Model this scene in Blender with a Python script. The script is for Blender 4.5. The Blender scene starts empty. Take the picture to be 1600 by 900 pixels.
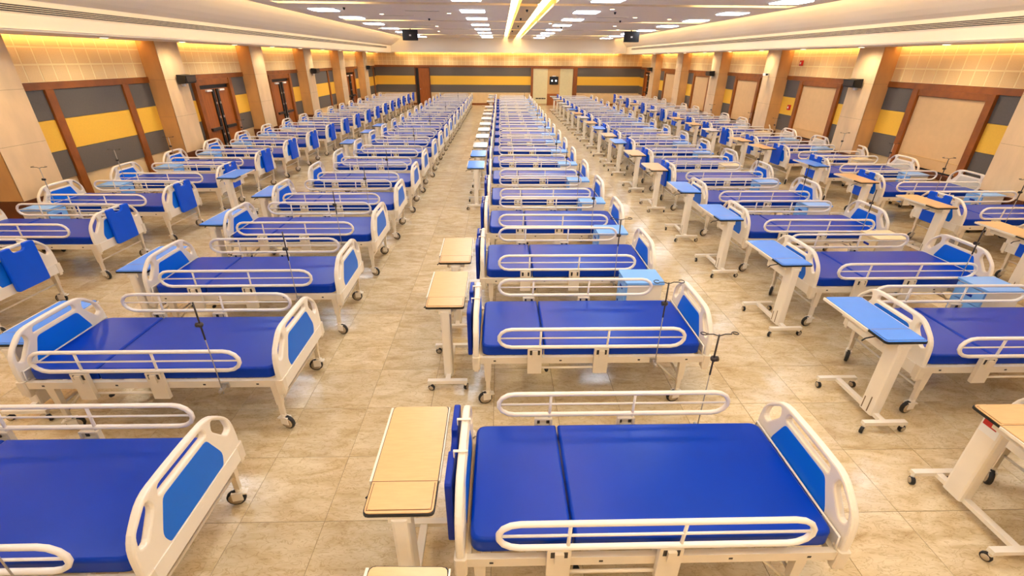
import bpy, bmesh, math, random
from mathutils import Vector, Matrix
random.seed(7)
sc = bpy.context.scene
COL = sc.collection
PI = math.pi

# ------------------------------------------------------------------ camera
CAM_H = 2.977
F_PX, PITCH, YAW, ROLL = 718.87, 0.4615, 0.027, 0.0071
cam = bpy.data.cameras.new('camera')
cam.sensor_fit = 'HORIZONTAL'; cam.sensor_width = 36.0
cam.lens = F_PX / 1600.0 * 36.0
cam.clip_start = 0.05; cam.clip_end = 200
cam_o = bpy.data.objects.new('camera', cam); COL.objects.link(cam_o)
fwd = Vector((math.sin(YAW)*math.cos(PITCH), math.cos(YAW)*math.cos(PITCH), -math.sin(PITCH)))
right = Vector((math.cos(YAW), -math.sin(YAW), 0)); up = right.cross(fwd)
r2 = math.cos(ROLL)*right + math.sin(ROLL)*up
u2 = -math.sin(ROLL)*right + math.cos(ROLL)*up
M = Matrix((r2, u2, -fwd)).transposed().to_4x4(); M.translation = (0, 0, CAM_H)
cam_o.matrix_world = M
sc.camera = cam_o

# ------------------------------------------------------------------ world, exposure
w = bpy.data.worlds.new('world'); sc.world = w; w.use_nodes = True
w.node_tree.nodes['Background'].inputs[0].default_value = (1.0, 0.93, 0.84, 1)
w.node_tree.nodes['Background'].inputs[1].default_value = 0.05
sc.view_settings.view_transform = 'Standard'; sc.view_settings.look = 'None'
sc.view_settings.gamma = 1; sc.view_settings.use_curve_mapping = False
sc.view_settings.exposure = 0.34
PANEL_STRENGTH = 17.0      # square ceiling panels
COVE_STRENGTH = 7.0        # warm cove strips
DOWN_POWER = 75.0
WASH_STRENGTH = 13.0       # strips in the slot along the top of the walls
EDGE_STRENGTH = 24.0       # strips hidden behind the ceiling edge          # soffit downlights, watts each
sc.cycles.max_bounces = 6; sc.cycles.diffuse_bounces = 4; sc.cycles.glossy_bounces = 3
sc.cycles.sample_clamp_indirect = 6.0
sc.cycles.use_adaptive_sampling = True; sc.cycles.adaptive_threshold = 0.08
sc.cycles.caustics_reflective = False; sc.cycles.caustics_refractive = False

# ------------------------------------------------------------------ room dimensions (metres)
WL, WR, WF, WB = -8.70, 10.0, 35.7, -5.0
PIL0, PSTEP, PW, PD = 8.0, 4.64, 0.88, 0.45
ZTRIM, ZSOF, ZC = 2.53, 3.31, 4.20
S0, S1, S2, S3 = 0.78, 1.30, 1.865, 2.40       # stripe heights
FL, FR = -7.2, 8.5                               # soffit faces
CL, CR = -6.05, 7.65                             # ceiling field edges

# ------------------------------------------------------------------ materials
MATS = {}
def srgb(r, g, b):
    f = lambda c: (c/255/12.92) if c/255 <= 0.04045 else ((c/255+0.055)/1.055)**2.4
    return (f(r), f(g), f(b), 1)
def mat(name, rgb, rough=0.5, metal=0.0, spec=0.5, var=0.0, scale=8.0, bump=0.0, emit=None, strength=0.0, coat=0.0, stretch=None):
    m = bpy.data.materials.new(name); m.use_nodes = True
    nt = m.node_tree; b = nt.nodes['Principled BSDF']
    c = srgb(*rgb)
    b.inputs['Base Color'].default_value = c; b.inputs['Roughness'].default_value = rough
    b.inputs['Metallic'].default_value = metal; b.inputs['Specular IOR Level'].default_value = spec
    b.inputs['Coat Weight'].default_value = coat
    tc = nt.nodes.new('ShaderNodeTexCoord'); no = nt.nodes.new('ShaderNodeTexNoise')
    no.inputs['Scale'].default_value = scale; no.inputs['Detail'].default_value = 4
    if stretch:
        mp = nt.nodes.new('ShaderNodeMapping'); mp.inputs['Scale'].default_value = stretch
        nt.links.new(tc.outputs['Object'], mp.inputs['Vector']); nt.links.new(mp.outputs['Vector'], no.inputs['Vector'])
    else:
        nt.links.new(tc.outputs['Object'], no.inputs['Vector'])
    if var > 0:
        ra = nt.nodes.new('ShaderNodeValToRGB')
        ra.color_ramp.elements[0].position = 0.3; ra.color_ramp.elements[1].position = 0.7
        ra.color_ramp.elements[0].color = tuple(x*(1-var) for x in c[:3])+(1,)
        ra.color_ramp.elements[1].color = tuple(min(1, x*(1+var)) for x in c[:3])+(1,)
        nt.links.new(no.outputs['Fac'], ra.inputs['Fac']); nt.links.new(ra.outputs['Color'], b.inputs['Base Color'])
    if bump > 0:
        bu = nt.nodes.new('ShaderNodeBump'); bu.inputs['Strength'].default_value = bump; bu.inputs['Distance'].default_value = 0.01
        nt.links.new(no.outputs['Fac'], bu.inputs['Height']); nt.links.new(bu.outputs['Normal'], b.inputs['Normal'])
    if emit:
        b.inputs['Emission Color'].default_value = srgb(*emit); b.inputs['Emission Strength'].default_value = strength
    MATS[name] = m
    return m
mat('cream', (238, 228, 212), 0.38, var=0.02)
mat('cream_metal', (226, 212, 190), 0.42, var=0.03)
mat('white_tube', (240, 232, 222), 0.3)
mat('mattress', (0, 54, 170), 0.3, spec=0.22, var=0.05, scale=3, bump=0.06)
mat('mattress_side', (14, 32, 120), 0.4, spec=0.4)
mat('panel_blue', (4, 108, 228), 0.42, spec=0.25, var=0.02)
mat('board_blue', (0, 84, 226), 0.4, spec=0.25, var=0.03)
mat('navy_board', (4, 44, 160), 0.4, spec=0.25, var=0.03)
mat('table_blue', (76, 148, 248), 0.25, spec=0.3, var=0.02)
mat('table_wood', (228, 184, 128), 0.3, var=0.05, scale=5, stretch=(2, 14, 2))
mat('pale_top', (236, 212, 166), 0.35, var=0.03)
mat('table_white', (232, 232, 232), 0.25, var=0.02)
mat('locker_blue', (122, 178, 246), 0.3, var=0.02)
mat('black', (18, 18, 20), 0.5)
mat('tyre', (30, 28, 27), 0.6)
mat('wheel_disc', (182, 164, 138), 0.5, var=0.05)
mat('steel', (176, 168, 160), 0.35, metal=0.5)
mat('dark_steel', (66, 60, 58), 0.4, metal=0.6)
mat('wood_trim', (140, 78, 26), 0.4, var=0.22, scale=4, stretch=(6, 1.2, 1.2))
mat('wood_door', (160, 90, 34), 0.38, var=0.18, scale=3, stretch=(6, 6, 0.8))
mat('wood_dark', (98, 50, 18), 0.45, var=0.2, scale=4)
mat('grey_panel', (98, 92, 86), 0.75, var=0.05, scale=30)
mat('yellow_panel', (240, 190, 66), 0.7, var=0.03, scale=30)
mat('dado', (226, 198, 150), 0.6, var=0.05, scale=4)
mat('grid_tile', (236, 206, 150), 0.75, var=0.05, scale=60)
mat('grid_back', (255, 236, 186), 0.75)
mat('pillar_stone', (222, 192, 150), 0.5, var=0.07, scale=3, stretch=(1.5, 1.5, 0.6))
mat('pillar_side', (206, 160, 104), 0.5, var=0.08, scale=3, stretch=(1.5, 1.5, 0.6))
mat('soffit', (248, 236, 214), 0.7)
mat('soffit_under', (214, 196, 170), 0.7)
mat('ceiling_paint', (246, 238, 224), 0.8, var=0.02)
mat('cove_paint', (240, 214, 160), 0.7)
mat('blind', (216, 178, 128), 0.8, var=0.03)
mat('glass', (60, 66, 72), 0.08)
mat('pale_door', (228, 218, 172), 0.5, var=0.03)
mat('tan_panel', (214, 172, 112), 0.55, var=0.04)
mat('clear_panel', (214, 206, 186), 0.3, var=0.03)
mat('grout', (120, 98, 70), 0.8)
mat('red', (190, 28, 26), 0.5)
mat('white', (240, 238, 234), 0.5)
mat('light_panel', (255, 250, 240), 0.5, emit=(226, 239, 255), strength=PANEL_STRENGTH)
mat('cove_light', (255, 236, 180), 0.5, emit=(255, 224, 158), strength=COVE_STRENGTH)
mat('wash_light', (255, 226, 160), 0.5, emit=(255, 206, 130), strength=WASH_STRENGTH)
mat('edge_light', (255, 236, 180), 0.5, emit=(255, 224, 170), strength=EDGE_STRENGTH)
mat('lamp_disc', (255, 240, 210), 0.5, emit=(255, 226, 178), strength=9.0)
mat('led_white', (255, 255, 255), 0.5, emit=(235, 240, 255), strength=3.0)

def floor_material():
    m = bpy.data.materials.new('marble_tile'); m.use_nodes = True
    nt = m.node_tree; N = nt.nodes.new; L = nt.links.new; b = nt.nodes['Principled BSDF']
    g = N('ShaderNodeNewGeometry')
    # a shade and a vein offset of its own for each 0.6 m tile
    sub = N('ShaderNodeVectorMath'); sub.operation = 'SUBTRACT'; sub.inputs[1].default_value = (TX0, TY0, 0)
    sca = N('ShaderNodeVectorMath'); sca.operation = 'SCALE'; sca.inputs['Scale'].default_value = 1/0.6
    flo = N('ShaderNodeVectorMath'); flo.operation = 'FLOOR'
    wn = N('ShaderNodeTexWhiteNoise')
    L(g.outputs['Position'], sub.inputs[0]); L(sub.outputs[0], sca.inputs[0]); L(sca.outputs[0], flo.inputs[0]); L(flo.outputs[0], wn.inputs['Vector'])
    off = N('ShaderNodeVectorMath'); off.operation = 'SCALE'; off.inputs['Scale'].default_value = 23.0
    L(wn.outputs['Color'], off.inputs[0])
    add = N('ShaderNodeVectorMath'); add.operation = 'ADD'; L(g.outputs['Position'], add.inputs[0]); L(off.outputs[0], add.inputs[1])
    mp = N('ShaderNodeMapping'); mp.inputs['Rotation'].default_value = (0, 0, 0.7); mp.inputs['Scale'].default_value = (1.3, 3.4, 1)
    L(add.outputs[0], mp.inputs['Vector'])
    n1 = N('ShaderNodeTexNoise'); n1.inputs['Scale'].default_value = 2.3; n1.inputs['Detail'].default_value = 8; n1.inputs['Roughness'].default_value = 0.62; n1.inputs['Distortion'].default_value = 0.7
    L(mp.outputs[0], n1.inputs['Vector'])
    ra = N('ShaderNodeValToRGB')
    els = ra.color_ramp.elements
    els[0].position = 0.30; els[0].color = srgb(192, 165, 122)
    els[1].position = 0.66; els[1].color = srgb(229, 211, 176)
    e = els.new(0.46); e.color = srgb(214, 191, 150)
    L(n1.outputs['Fac'], ra.inputs['Fac'])
    n2 = N('ShaderNodeTexNoise'); n2.inputs['Scale'].default_value = 6.0; n2.inputs['Detail'].default_value = 6; n2.inputs['Distortion'].default_value = 1.6
    L(mp.outputs[0], n2.inputs['Vector'])
    rb = N('ShaderNodeValToRGB'); rb.color_ramp.elements[0].position = 0.47; rb.color_ramp.elements[1].position = 0.53
    rb.color_ramp.elements[0].color = (1, 1, 1, 1); rb.color_ramp.elements[1].color = (1, 1, 1, 1)
    em = rb.color_ramp.elements.new(0.5); em.color = (0.62, 0.52, 0.38, 1)
    L(n2.outputs['Fac'], rb.inputs['Fac'])
    mx = N('ShaderNodeMix'); mx.data_type = 'RGBA'; mx.blend_type = 'MULTIPLY'; mx.inputs['Factor'].default_value = 0.6
    L(ra.outputs['Color'], mx.inputs['A']); L(rb.outputs['Color'], mx.inputs['B'])
    va = N('ShaderNodeMapRange'); va.inputs['To Min'].default_value = 0.9; va.inputs['To Max'].default_value = 1.06
    L(wn.outputs['Value'], va.inputs['Value'])
    hs = N('ShaderNodeHueSaturation'); L(mx.outputs['Result'], hs.inputs['Color']); L(va.outputs['Result'], hs.inputs['Value'])
    L(hs.outputs['Color'], b.inputs['Base Color'])
    b.inputs['Roughness'].default_value = 0.2; b.inputs['Specular IOR Level'].default_value = 0.5
    MATS['marble'] = m
TX0, TY0 = -1.273, 3.442
floor_material()

# ------------------------------------------------------------------ mesh helpers
class MB:
    """collects shapes into one mesh; a material index per face"""
    def __init__(s, *mats):
        s.v = []; s.f = []; s.mi = []; s.sm = []; s.mats = list(mats)
    def face(s, idx, m=0, smooth=False):
        s.f.append(idx); s.mi.append(m); s.sm.append(smooth)
    def box(s, x0, x1, y0, y1, z0, z1, m=0, bev=0.0):
        if bev > 0:
            return s.prism([(x0+bev, y0), (x1-bev, y0), (x1, y0+bev), (x1, y1-bev), (x1-bev, y1), (x0+bev, y1), (x0, y1-bev), (x0, y0+bev)], z0, z1, m)
        n = len(s.v)
        s.v += [(x0,y0,z0),(x1,y0,z0),(x1,y1,z0),(x0,y1,z0),(x0,y0,z1),(x1,y0,z1),(x1,y1,z1),(x0,y1,z1)]
        for q in ((0,3,2,1),(4,5,6,7),(0,1,5,4),(1,2,6,5),(2,3,7,6),(3,0,4,7)): s.face([n+i for i in q], m)
        return s
    def prism(s, poly, z0, z1, m=0, axis='z', top=None):
        """polygon (ccw) extruded along an axis; top: other polygon for a taper"""
        n = len(s.v); k = len(poly); top = top or poly
        def P(a, b, c):
            return (a, b, c) if axis == 'z' else ((c, a, b) if axis == 'x' else (b, c, a))
        s.v += [P(a, b, z0) for a, b in poly] + [P(a, b, z1) for a, b in top]
        s.face([n+i for i in reversed(range(k))], m); s.face([n+k+i for i in range(k)], m)
        for i in range(k): s.face([n+i, n+(i+1) % k, n+k+(i+1) % k, n+k+i], m)
        return s
    def tube(s, path, r, closed=False, seg=8, m=0, r2=None):
        P = [Vector(p) for p in path]; k = len(P); n = len(s.v)
        t0 = (P[1]-P[0]).normalized()
        ref = Vector((0,0,1)) if abs(t0.z) < 0.9 else Vector((1,0,0))
        nv = (ref - t0*ref.dot(t0)).normalized()
        for i in range(k):
            if closed: t = (P[(i+1) % k]-P[i-1]).normalized()
            else: t = (P[min(i+1, k-1)]-P[max(i-1, 0)]).normalized()
            nv = (nv - t*nv.dot(t))
            nv = nv.normalized() if nv.length > 1e-6 else ref
            bv = t.cross(nv)
            rr = r if r2 is None else r + (r2-r)*i/(k-1)
            for j in range(seg):
                a = 2*PI*j/seg
                s.v.append(tuple(P[i] + rr*(math.cos(a)*nv + math.sin(a)*bv)))
        for i in range(k if closed else k-1):
            for j in range(seg):
                a = n+i*seg+j; b = n+i*seg+(j+1) % seg; i2 = (i+1) % k
                s.face([a, b, n+i2*seg+(j+1) % seg, n+i2*seg+j], m, True)
        if not closed:
            s.face([n+j for j in reversed(range(seg))], m); s.face([n+(k-1)*seg+j for j in range(seg)], m)
        return s
    def lathe(s, prof, c=(0,0,0), axis='z', seg=16, m=0, smooth=True):
        """prof: (r, h) list around an axis through c"""
        n = len(s.v); k = len(prof); c = Vector(c)
        for r, h in prof:
            for j in range(seg):
                a = 2*PI*j/seg; p = (r*math.cos(a), r*math.sin(a), h)
                if axis == 'x': p = (p[2], p[0], p[1])
                if axis == 'y': p = (p[1], p[2], p[0])
                s.v.append(tuple(c+Vector(p)))
        for i in range(k-1):
            for j in range(seg):
                s.face([n+i*seg+j, n+i*seg+(j+1) % seg, n+(i+1)*seg+(j+1) % seg, n+(i+1)*seg+j], m, smooth)
        s.face([n+j for j in reversed(range(seg))], m); s.face([n+(k-1)*seg+j for j in range(seg)], m)
        return s
    def mesh(s, name):
        me = bpy.data.meshes.new(name); me.from_pydata(s.v, [], s.f)
        for m in s.mats: me.materials.append(MATS[m])
        me.polygons.foreach_set('material_index', s.mi); me.polygons.foreach_set('use_smooth', s.sm)
        me.update(); return me
def obj(name, me, parent=None, loc=(0,0,0), rz=0.0):
    if isinstance(me, MB): me = me.mesh(name)
    o = bpy.data.objects.new(name, me); COL.objects.link(o)
    o.parent = parent; o.location = loc; o.rotation_euler = (0, 0, rz)
    return o
def empty(name, loc=(0,0,0), rz=0.0):
    o = obj(name, None, None, loc, rz); o.empty_display_size = 0.1; return o
def tag(o, label=None, cat=None, group=None, kind=None):
    for k, v in (('label', label), ('category', cat), ('group', group), ('kind', kind)):
        if v: o[k] = v
    return o
def copy_tree(o, parent=None):
    c = o.copy(); COL.objects.link(c); c.parent = parent
    for ch in list(KIDS.get(o.name, ())):
        copy_tree(ch, c)
    return c
KIDS = {}
def index_kids():
    KIDS.clear()
    for o in COL.objects:
        if o.parent: KIDS.setdefault(o.parent.name, []).append(o)
def round_poly(pts, r, n=4):
    out = []; k = len(pts)
    rs = r if isinstance(r, (list, tuple)) else [r]*k
    for i in range(k):
        p0, p1, p2 = Vector(pts[i-1]), Vector(pts[i]), Vector(pts[(i+1) % k])
        a = (p0-p1); b = (p2-p1)
        d = min(rs[i], a.length*0.48, b.length*0.48)
        s_, e_ = p1+a.normalized()*d, p1+b.normalized()*d
        for j in range(n+1):
            t = j/n; out.append(tuple((1-t)**2*s_ + 2*t*(1-t)*p1 + t*t*e_))
    return out
def plate(name, loops, half, bev, materials):
    """outline with holes (2D) -> rounded plate, thickness along x; loops given in (y, z)"""
    cu = bpy.data.curves.new(name, 'CURVE'); cu.dimensions = '2D'; cu.fill_mode = 'BOTH'
    cu.extrude = max(half-bev, 0.0001); cu.bevel_depth = bev; cu.bevel_resolution = 1; cu.offset = -bev
    for lp in loops:
        sp = cu.splines.new('POLY'); sp.points.add(len(lp)-1); sp.use_cyclic_u = True
        for i, (a, b) in enumerate(lp): sp.points[i].co = (a, b, 0, 1)
    o = bpy.data.objects.new(name, cu); COL.objects.link(o)
    dg = bpy.context.evaluated_depsgraph_get()
    me = bpy.data.meshes.new_from_object(o.evaluated_get(dg))
    bpy.data.objects.remove(o); bpy.data.curves.remove(cu)
    me.transform(Matrix(((0,0,1,0),(1,0,0,0),(0,1,0,0),(0,0,0,1))))
    me.materials.clear()
    for m in materials: me.materials.append(MATS[m])
    for p in me.polygons: p.use_smooth = False
    me.name = name; return me
def add_mesh(dst, me, dx=0, dy=0, dz=0, m=0):
    n = len(dst.v)
    dst.v += [(v.co.x+dx, v.co.y+dy, v.co.z+dz) for v in me.vertices]
    for p in me.polygons: dst.face([n+i for i in p.vertices], m, p.use_smooth)

ORD = ['first','second','third','fourth','fifth','sixth','seventh','eighth','ninth','tenth','eleventh','twelfth','thirteenth','fourteenth','fifteenth','sixteenth','seventeenth','eighteenth','nineteenth','twentieth','twenty-first','twenty-second']

# ================================================================== SETTING
# ---- floor: grout bed, tiles laid on it
floor = tag(obj('floor', MB('grout').box(WL-0.2, WR+0.2, WB, WF+0.2, -0.1, -0.003)), 'glossy beige marble tile floor of the hall', 'floor', kind='structure')
def proj(x, y, z=0):
    d = Vector((x, y, z-CAM_H)); c = d.dot(fwd)
    if c < 0.2: return None
    return 800+F_PX*d.dot(r2)/c, 450-F_PX*d.dot(u2)/c, c
tile_me = MB('marble'); g = 0.0014; b_ = 0.0016
tile_me.prism([(g, g), (0.6-g, g), (0.6-g, 0.6-g), (g, 0.6-g)], -0.012, -b_)
tile_me.prism([(g, g), (0.6-g, g), (0.6-g, 0.6-g), (g, 0.6-g)], -b_, 0, top=[(g+b_, g+b_), (0.6-g-b_, g+b_), (0.6-g-b_, 0.6-g-b_), (g+b_, 0.6-g-b_)])
tile_me = tile_me.mesh('tile')
cells = []
for i in range(-13, 20):
    for j in range(-14, 55):
        x, y = TX0+0.6*i, TY0+0.6*j
        if x < WL-0.3 or x > WR or y > WF: continue
        x = x; ok = any((lambda p: p and -20 < p[0] < 1620 and -20 < p[1] < 920)(proj(x+a, y+b)) for a in (0, .3, .6) for b in (0, .3, .6))
        d = math.hypot(x+0.3, y+0.3)
        cells.append((0 if ok else 1, d, x, y))
cells.sort()
for q, d, x, y in cells[:300]: obj('tile', tile_me, floor, (x, y, 0))
rest = MB('marble')
for q, d, x, y in cells[300:]:
    n = len(rest.v)
    rest.v += [(x+g, y+g, 0), (x+0.6-g, y+g, 0), (x+0.6-g, y+0.6-g, 0), (x+g, y+0.6-g, 0)]
    rest.face([n, n+1, n+2, n+3])
tag(obj('tile_field', rest, floor), kind='stuff')

# ---- ceiling with recessed troughs and a long central channel
TR = [-3.3, 2.25, 7.8, 13.4, 19.2, 24.3, 29.8]; TW = 0.24
CH0, CH1 = 0.28, 1.38
ce = MB('ceiling_paint', 'cove_paint')
edges = [WB] + [e for t in TR for e in (t-TW, t+TW)] + [34.6]
for a, b in zip(edges[0::2], edges[1::2]):
    ce.box(CL, CH0, a, b, ZC, ZC+0.06); ce.box(CH1, CR, a, b, ZC, ZC+0.06)
for t in TR:   # end pieces beyond the troughs
    ce.box(CL, CL+0.5, t-TW, t+TW, ZC, ZC+0.06); ce.box(CR-0.25, CR, t-TW, t+TW, ZC, ZC+0.06)
ce.box(CL-0.6, CR+0.6, WB, WF, ZC+0.24, ZC+0.32, 1)
ceiling = tag(obj('ceiling', ce), 'pale grey suspended ceiling with warm recessed troughs', 'ceiling', kind='structure')
cp = MB('cove_paint')
for a, b in zip(edges[0::2], edges[1::2]): cp.box(0.52, 0.98, a+0.03, b-0.03, ZC-0.01, ZC+0.04)
obj('channel_panel', cp, ceiling)
hanger = MB('cove_paint')
for a, b in zip(edges[0::2], edges[1::2]): hanger.box(0.66, 0.84, a+0.2, b-0.2, ZC+0.04, ZC+0.22)
obj('channel_hanger', hanger, ceiling)
# small ceiling fittings
for x, y in [(-3.6, 16.4), (-1.5, 15.9), (4.3, 16.8), (5.6, 17.4), (-2.6, 22), (4.6, 21), (3.0, 14.2), (-3.0, 26), (5.3, 23.5), (1.9, 19.8)]:
    obj('downlight', MB('lamp_disc', 'white').lathe([(0.085, -0.012), (0.075, -0.018)], (0, 0, 0), seg=12, m=1).lathe([(0.06, -0.02), (0.055, -0.022)], seg=12), ceiling, (x, y, ZC))
vm = MB('ceiling_paint', 'black').box(-0.5, 0.5, -0.04, 0.04, -0.012, 0).box(-0.48, 0.48, -0.02, 0.02, -0.014, -0.012, 1).mesh('air_slot')
for x, y in [(-3.2, 17.0), (3.6, 17.0), (-2.2, 15.3), (4.6, 19.0), (-3.0, 21.6), (3.4, 24.2)]: obj('air_slot', vm, ceiling, (x, y, ZC))
sp = MB('black').lathe([(0.035, 0), (0.03, -0.03), (0.012, -0.06)], seg=8).mesh('sprinkler')
for x, y in [(-4.2, 14.6), (-2.4, 18.2), (0.75, 14.6), (0.7, 17.6), (0.75, 21.4), (3.3, 15.2), (4.2, 18.4), (2.6, 22.2), (0.6, 25)]: obj('sprinkler', sp, ceiling, (x, y, ZC if x < 0.5 or x > 1 else ZC-0.01))

# ---- soffits along both sides and the far end
def soffit(name, poly, a, b, axis, label):
    m = MB('soffit', 'soffit_under'); m.prism(poly, a, b, 0, axis)
    o = tag(obj(name, m), label, 'soffit', kind='structure')
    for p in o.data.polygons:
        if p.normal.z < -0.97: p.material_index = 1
    return o
def cove(x0, x1, z0=3.74, n=7):
    return [(x0+(x1-x0)*(1-math.cos(PI/2*i/n)), z0+(ZC-z0)*math.sin(PI/2*i/n)) for i in range(1, n)]
GAP = 0.2
SLOT = 0.16
pl = [(WL+SLOT, ZSOF), (FL, ZSOF), (FL, 3.74)] + [(FL+(CL-GAP-FL)*i/6, 3.74+(ZC+0.2-3.74)*(i/6)**1.25) for i in range(1, 6)] + [(CL-GAP, ZC+0.2), (CL-GAP, ZC+0.27), (WL-0.2, ZC+0.27), (WL-0.2, 3.55), (WL+SLOT, 3.55)]
pr = [(FR, ZSOF), (WR-SLOT, ZSOF), (WR-SLOT, 3.55), (WR+0.2, 3.55), (WR+0.2, ZC+0.27), (CR+GAP, ZC+0.27), (CR+GAP, ZC+0.2)] + [(FR+(CR+GAP-FR)*i/6, 3.74+(ZC+0.2-3.74)*(i/6)**1.25) for i in range(5, 0, -1)] + [(FR, 3.74)]
zx = lambda P: [(z, x) for x, z in P]          # axis 'y' prism takes (z, x)
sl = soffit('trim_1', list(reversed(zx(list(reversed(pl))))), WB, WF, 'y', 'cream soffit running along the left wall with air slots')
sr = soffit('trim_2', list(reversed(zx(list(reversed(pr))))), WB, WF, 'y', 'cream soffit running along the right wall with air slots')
for x, sgn, so in ((FL, 1, sl), (FR, -1, sr)):
    X = sorted((x, x+sgn*0.012)); obj('slot_backing', MB('black').box(X[0], X[1], 4, 33.2, 3.56, 3.665), so)
    for k in range(5):
        X2 = sorted((x+sgn*0.010, x+sgn*0.015)); z = 3.553+0.0265*k
        obj('diffuser_slat', MB('soffit').box(X2[0], X2[1], 4, 33.2, z, z+0.007), so)
    X3 = sorted((x, x+sgn*0.02)); obj('fascia_bead', MB('soffit').box(X3[0], X3[1], WB, 34.5, 3.335, 3.345), so)
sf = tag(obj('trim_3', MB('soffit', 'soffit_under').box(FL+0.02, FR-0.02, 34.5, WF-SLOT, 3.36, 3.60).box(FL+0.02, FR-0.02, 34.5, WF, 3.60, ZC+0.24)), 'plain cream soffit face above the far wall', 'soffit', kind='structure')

# ---- walls
def wall(name, x0, x1, y0, y1, label):
    return tag(obj(name, MB('dado').box(x0, x1, y0, y1, 0, ZC+0.2)), label, 'wall', kind='structure')
wl = wall('wall_left', WL-0.2, WL, WB, WF+0.2, 'left side wall with grey and yellow stripes and stone pillars')
wr = wall('wall_right', WR, WR+0.2, WB, WF+0.2, 'right side wall with blinds, striped panels and stone pillars')
wf = wall('wall_far', WL, WR, WF, WF+0.2, 'far end wall with long grey and yellow stripes')
wb = wall('wall_back', WL, WR, WB-0.2, WB, 'plain wall behind the viewer')

def side_box(side, d0, d1, y0, y1, z0, z1, m=None):
    """box standing proud of a side wall by d0..d1"""
    xs = (WL+d0, WL+d1) if side < 0 else (WR-d1, WR-d0)
    return (xs[0], xs[1], y0, y1, z0, z1)
def stripes(side, wallo, y0, y1, full=True):
    for nm, m, z0, z1 in (('lower_panel', 'grey_panel', S0, S1), ('middle_panel', 'yellow_panel', S1, S2), ('upper_panel', 'grey_panel', S2, S3)):
        obj(nm, MB(m).box(*side_box(side, 0, 0.03, y0+0.004, y1-0.004, z0+0.004, z1-0.004)), wallo)
def grid(side, wallo, y0, y1, single):
    obj('grid_backing', MB('grid_back').box(*side_box(side, 0, 0.015, y0, y1, ZTRIM, ZSOF+0.02)), wallo)
    rows = [(2.54, 2.815), (2.845, 3.11), (3.14, 3.315)]
    n = max(1, round((y1-y0)/0.305)); st = (y1-y0)/n; big = MB('grid_tile')
    for z0, z1 in rows:
        xs = side_box(side, 0.015, 0.0185, 0, 0, 0, 0)
        me = None
        for k in range(n):
            if single:
                if me is None: me = MB('grid_tile').box(xs[0], xs[1], 0, st-0.03, z0, z1).mesh('acoustic_tile')
                obj('acoustic_tile', me, wallo, (0, y0+k*st+0.015, 0))
            else: big.box(xs[0], xs[1], y0+k*st+0.012, y0+(k+1)*st-0.012, z0, z1)
    if not single: tag(obj('acoustic_tile_field', big, wallo), kind='stuff')

def pillar(side, wallo, y0):
    xs = side_box(side, 0, PD, 0, 0, 0, 0); xi = WL+PD if side < 0 else WR-PD
    p = obj('pillar', MB('grout').box(xs[0], xs[1], y0+0.012, y0+PW-0.012, 0, ZSOF+0.02), wallo)
    if side < 0: fx0, fx1 = xi-0.012, xi+0.001
    else: fx0, fx1 = xi-0.001, xi+0.012
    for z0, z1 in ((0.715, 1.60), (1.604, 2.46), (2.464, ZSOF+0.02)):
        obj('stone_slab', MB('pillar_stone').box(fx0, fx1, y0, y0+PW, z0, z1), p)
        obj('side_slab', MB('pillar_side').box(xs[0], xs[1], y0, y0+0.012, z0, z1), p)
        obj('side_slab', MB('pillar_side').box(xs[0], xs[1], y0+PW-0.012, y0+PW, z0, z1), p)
    x = side_box(side, 0, PD+0.015, 0, 0, 0, 0)
    obj('plinth', MB('wood_dark').box(x[0], x[1], y0-0.015, y0+PW+0.015, 0, 0.71), p)
    return p

win_n = [0]; door_n = [0]
def blind_window(wallo, y0, y1, idx, label):
    s = 1; win_n[0] += 1
    fr = tag(empty('window_%d' % win_n[0], (WR, (y0+y1)/2, 0)), label, 'window', kind='structure')
    def b(nm, m, d0, d1, a, c, z0, z1): return obj(nm, MB(m).box(-d1, -d0, a-(y0+y1)/2, c-(y0+y1)/2, z0, z1), fr)
    b('jamb', 'wood_trim', 0, 0.10, y0, y0+0.16, 0.60, 2.40); b('jamb', 'wood_trim', 0, 0.10, y1-0.16, y1, 0.60, 2.40)
    b('sill', 'wood_dark', 0, 0.14, y0+0.16, y1-0.16, 0.60, 0.70)
    b('head_rail', 'wood_trim', 0, 0.08, y0+0.16, y1-0.16, 2.27, 2.40)
    b('pane', 'glass', 0.002, 0.01, y0+0.16, y1-0.16, 0.70, 2.27)
    b('roller_blind', 'blind', 0.03, 0.036, y0+0.22, y1-0.17, 0.98, 2.26)
    b('blind_bar', 'tan_panel', 0.026, 0.042, y0+0.22, y1-0.17, 0.955, 0.98)
    b('blind_hem', 'blind', 0.03, 0.036, y0+0.22, y1-0.17, 0.74, 0.955)
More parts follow.
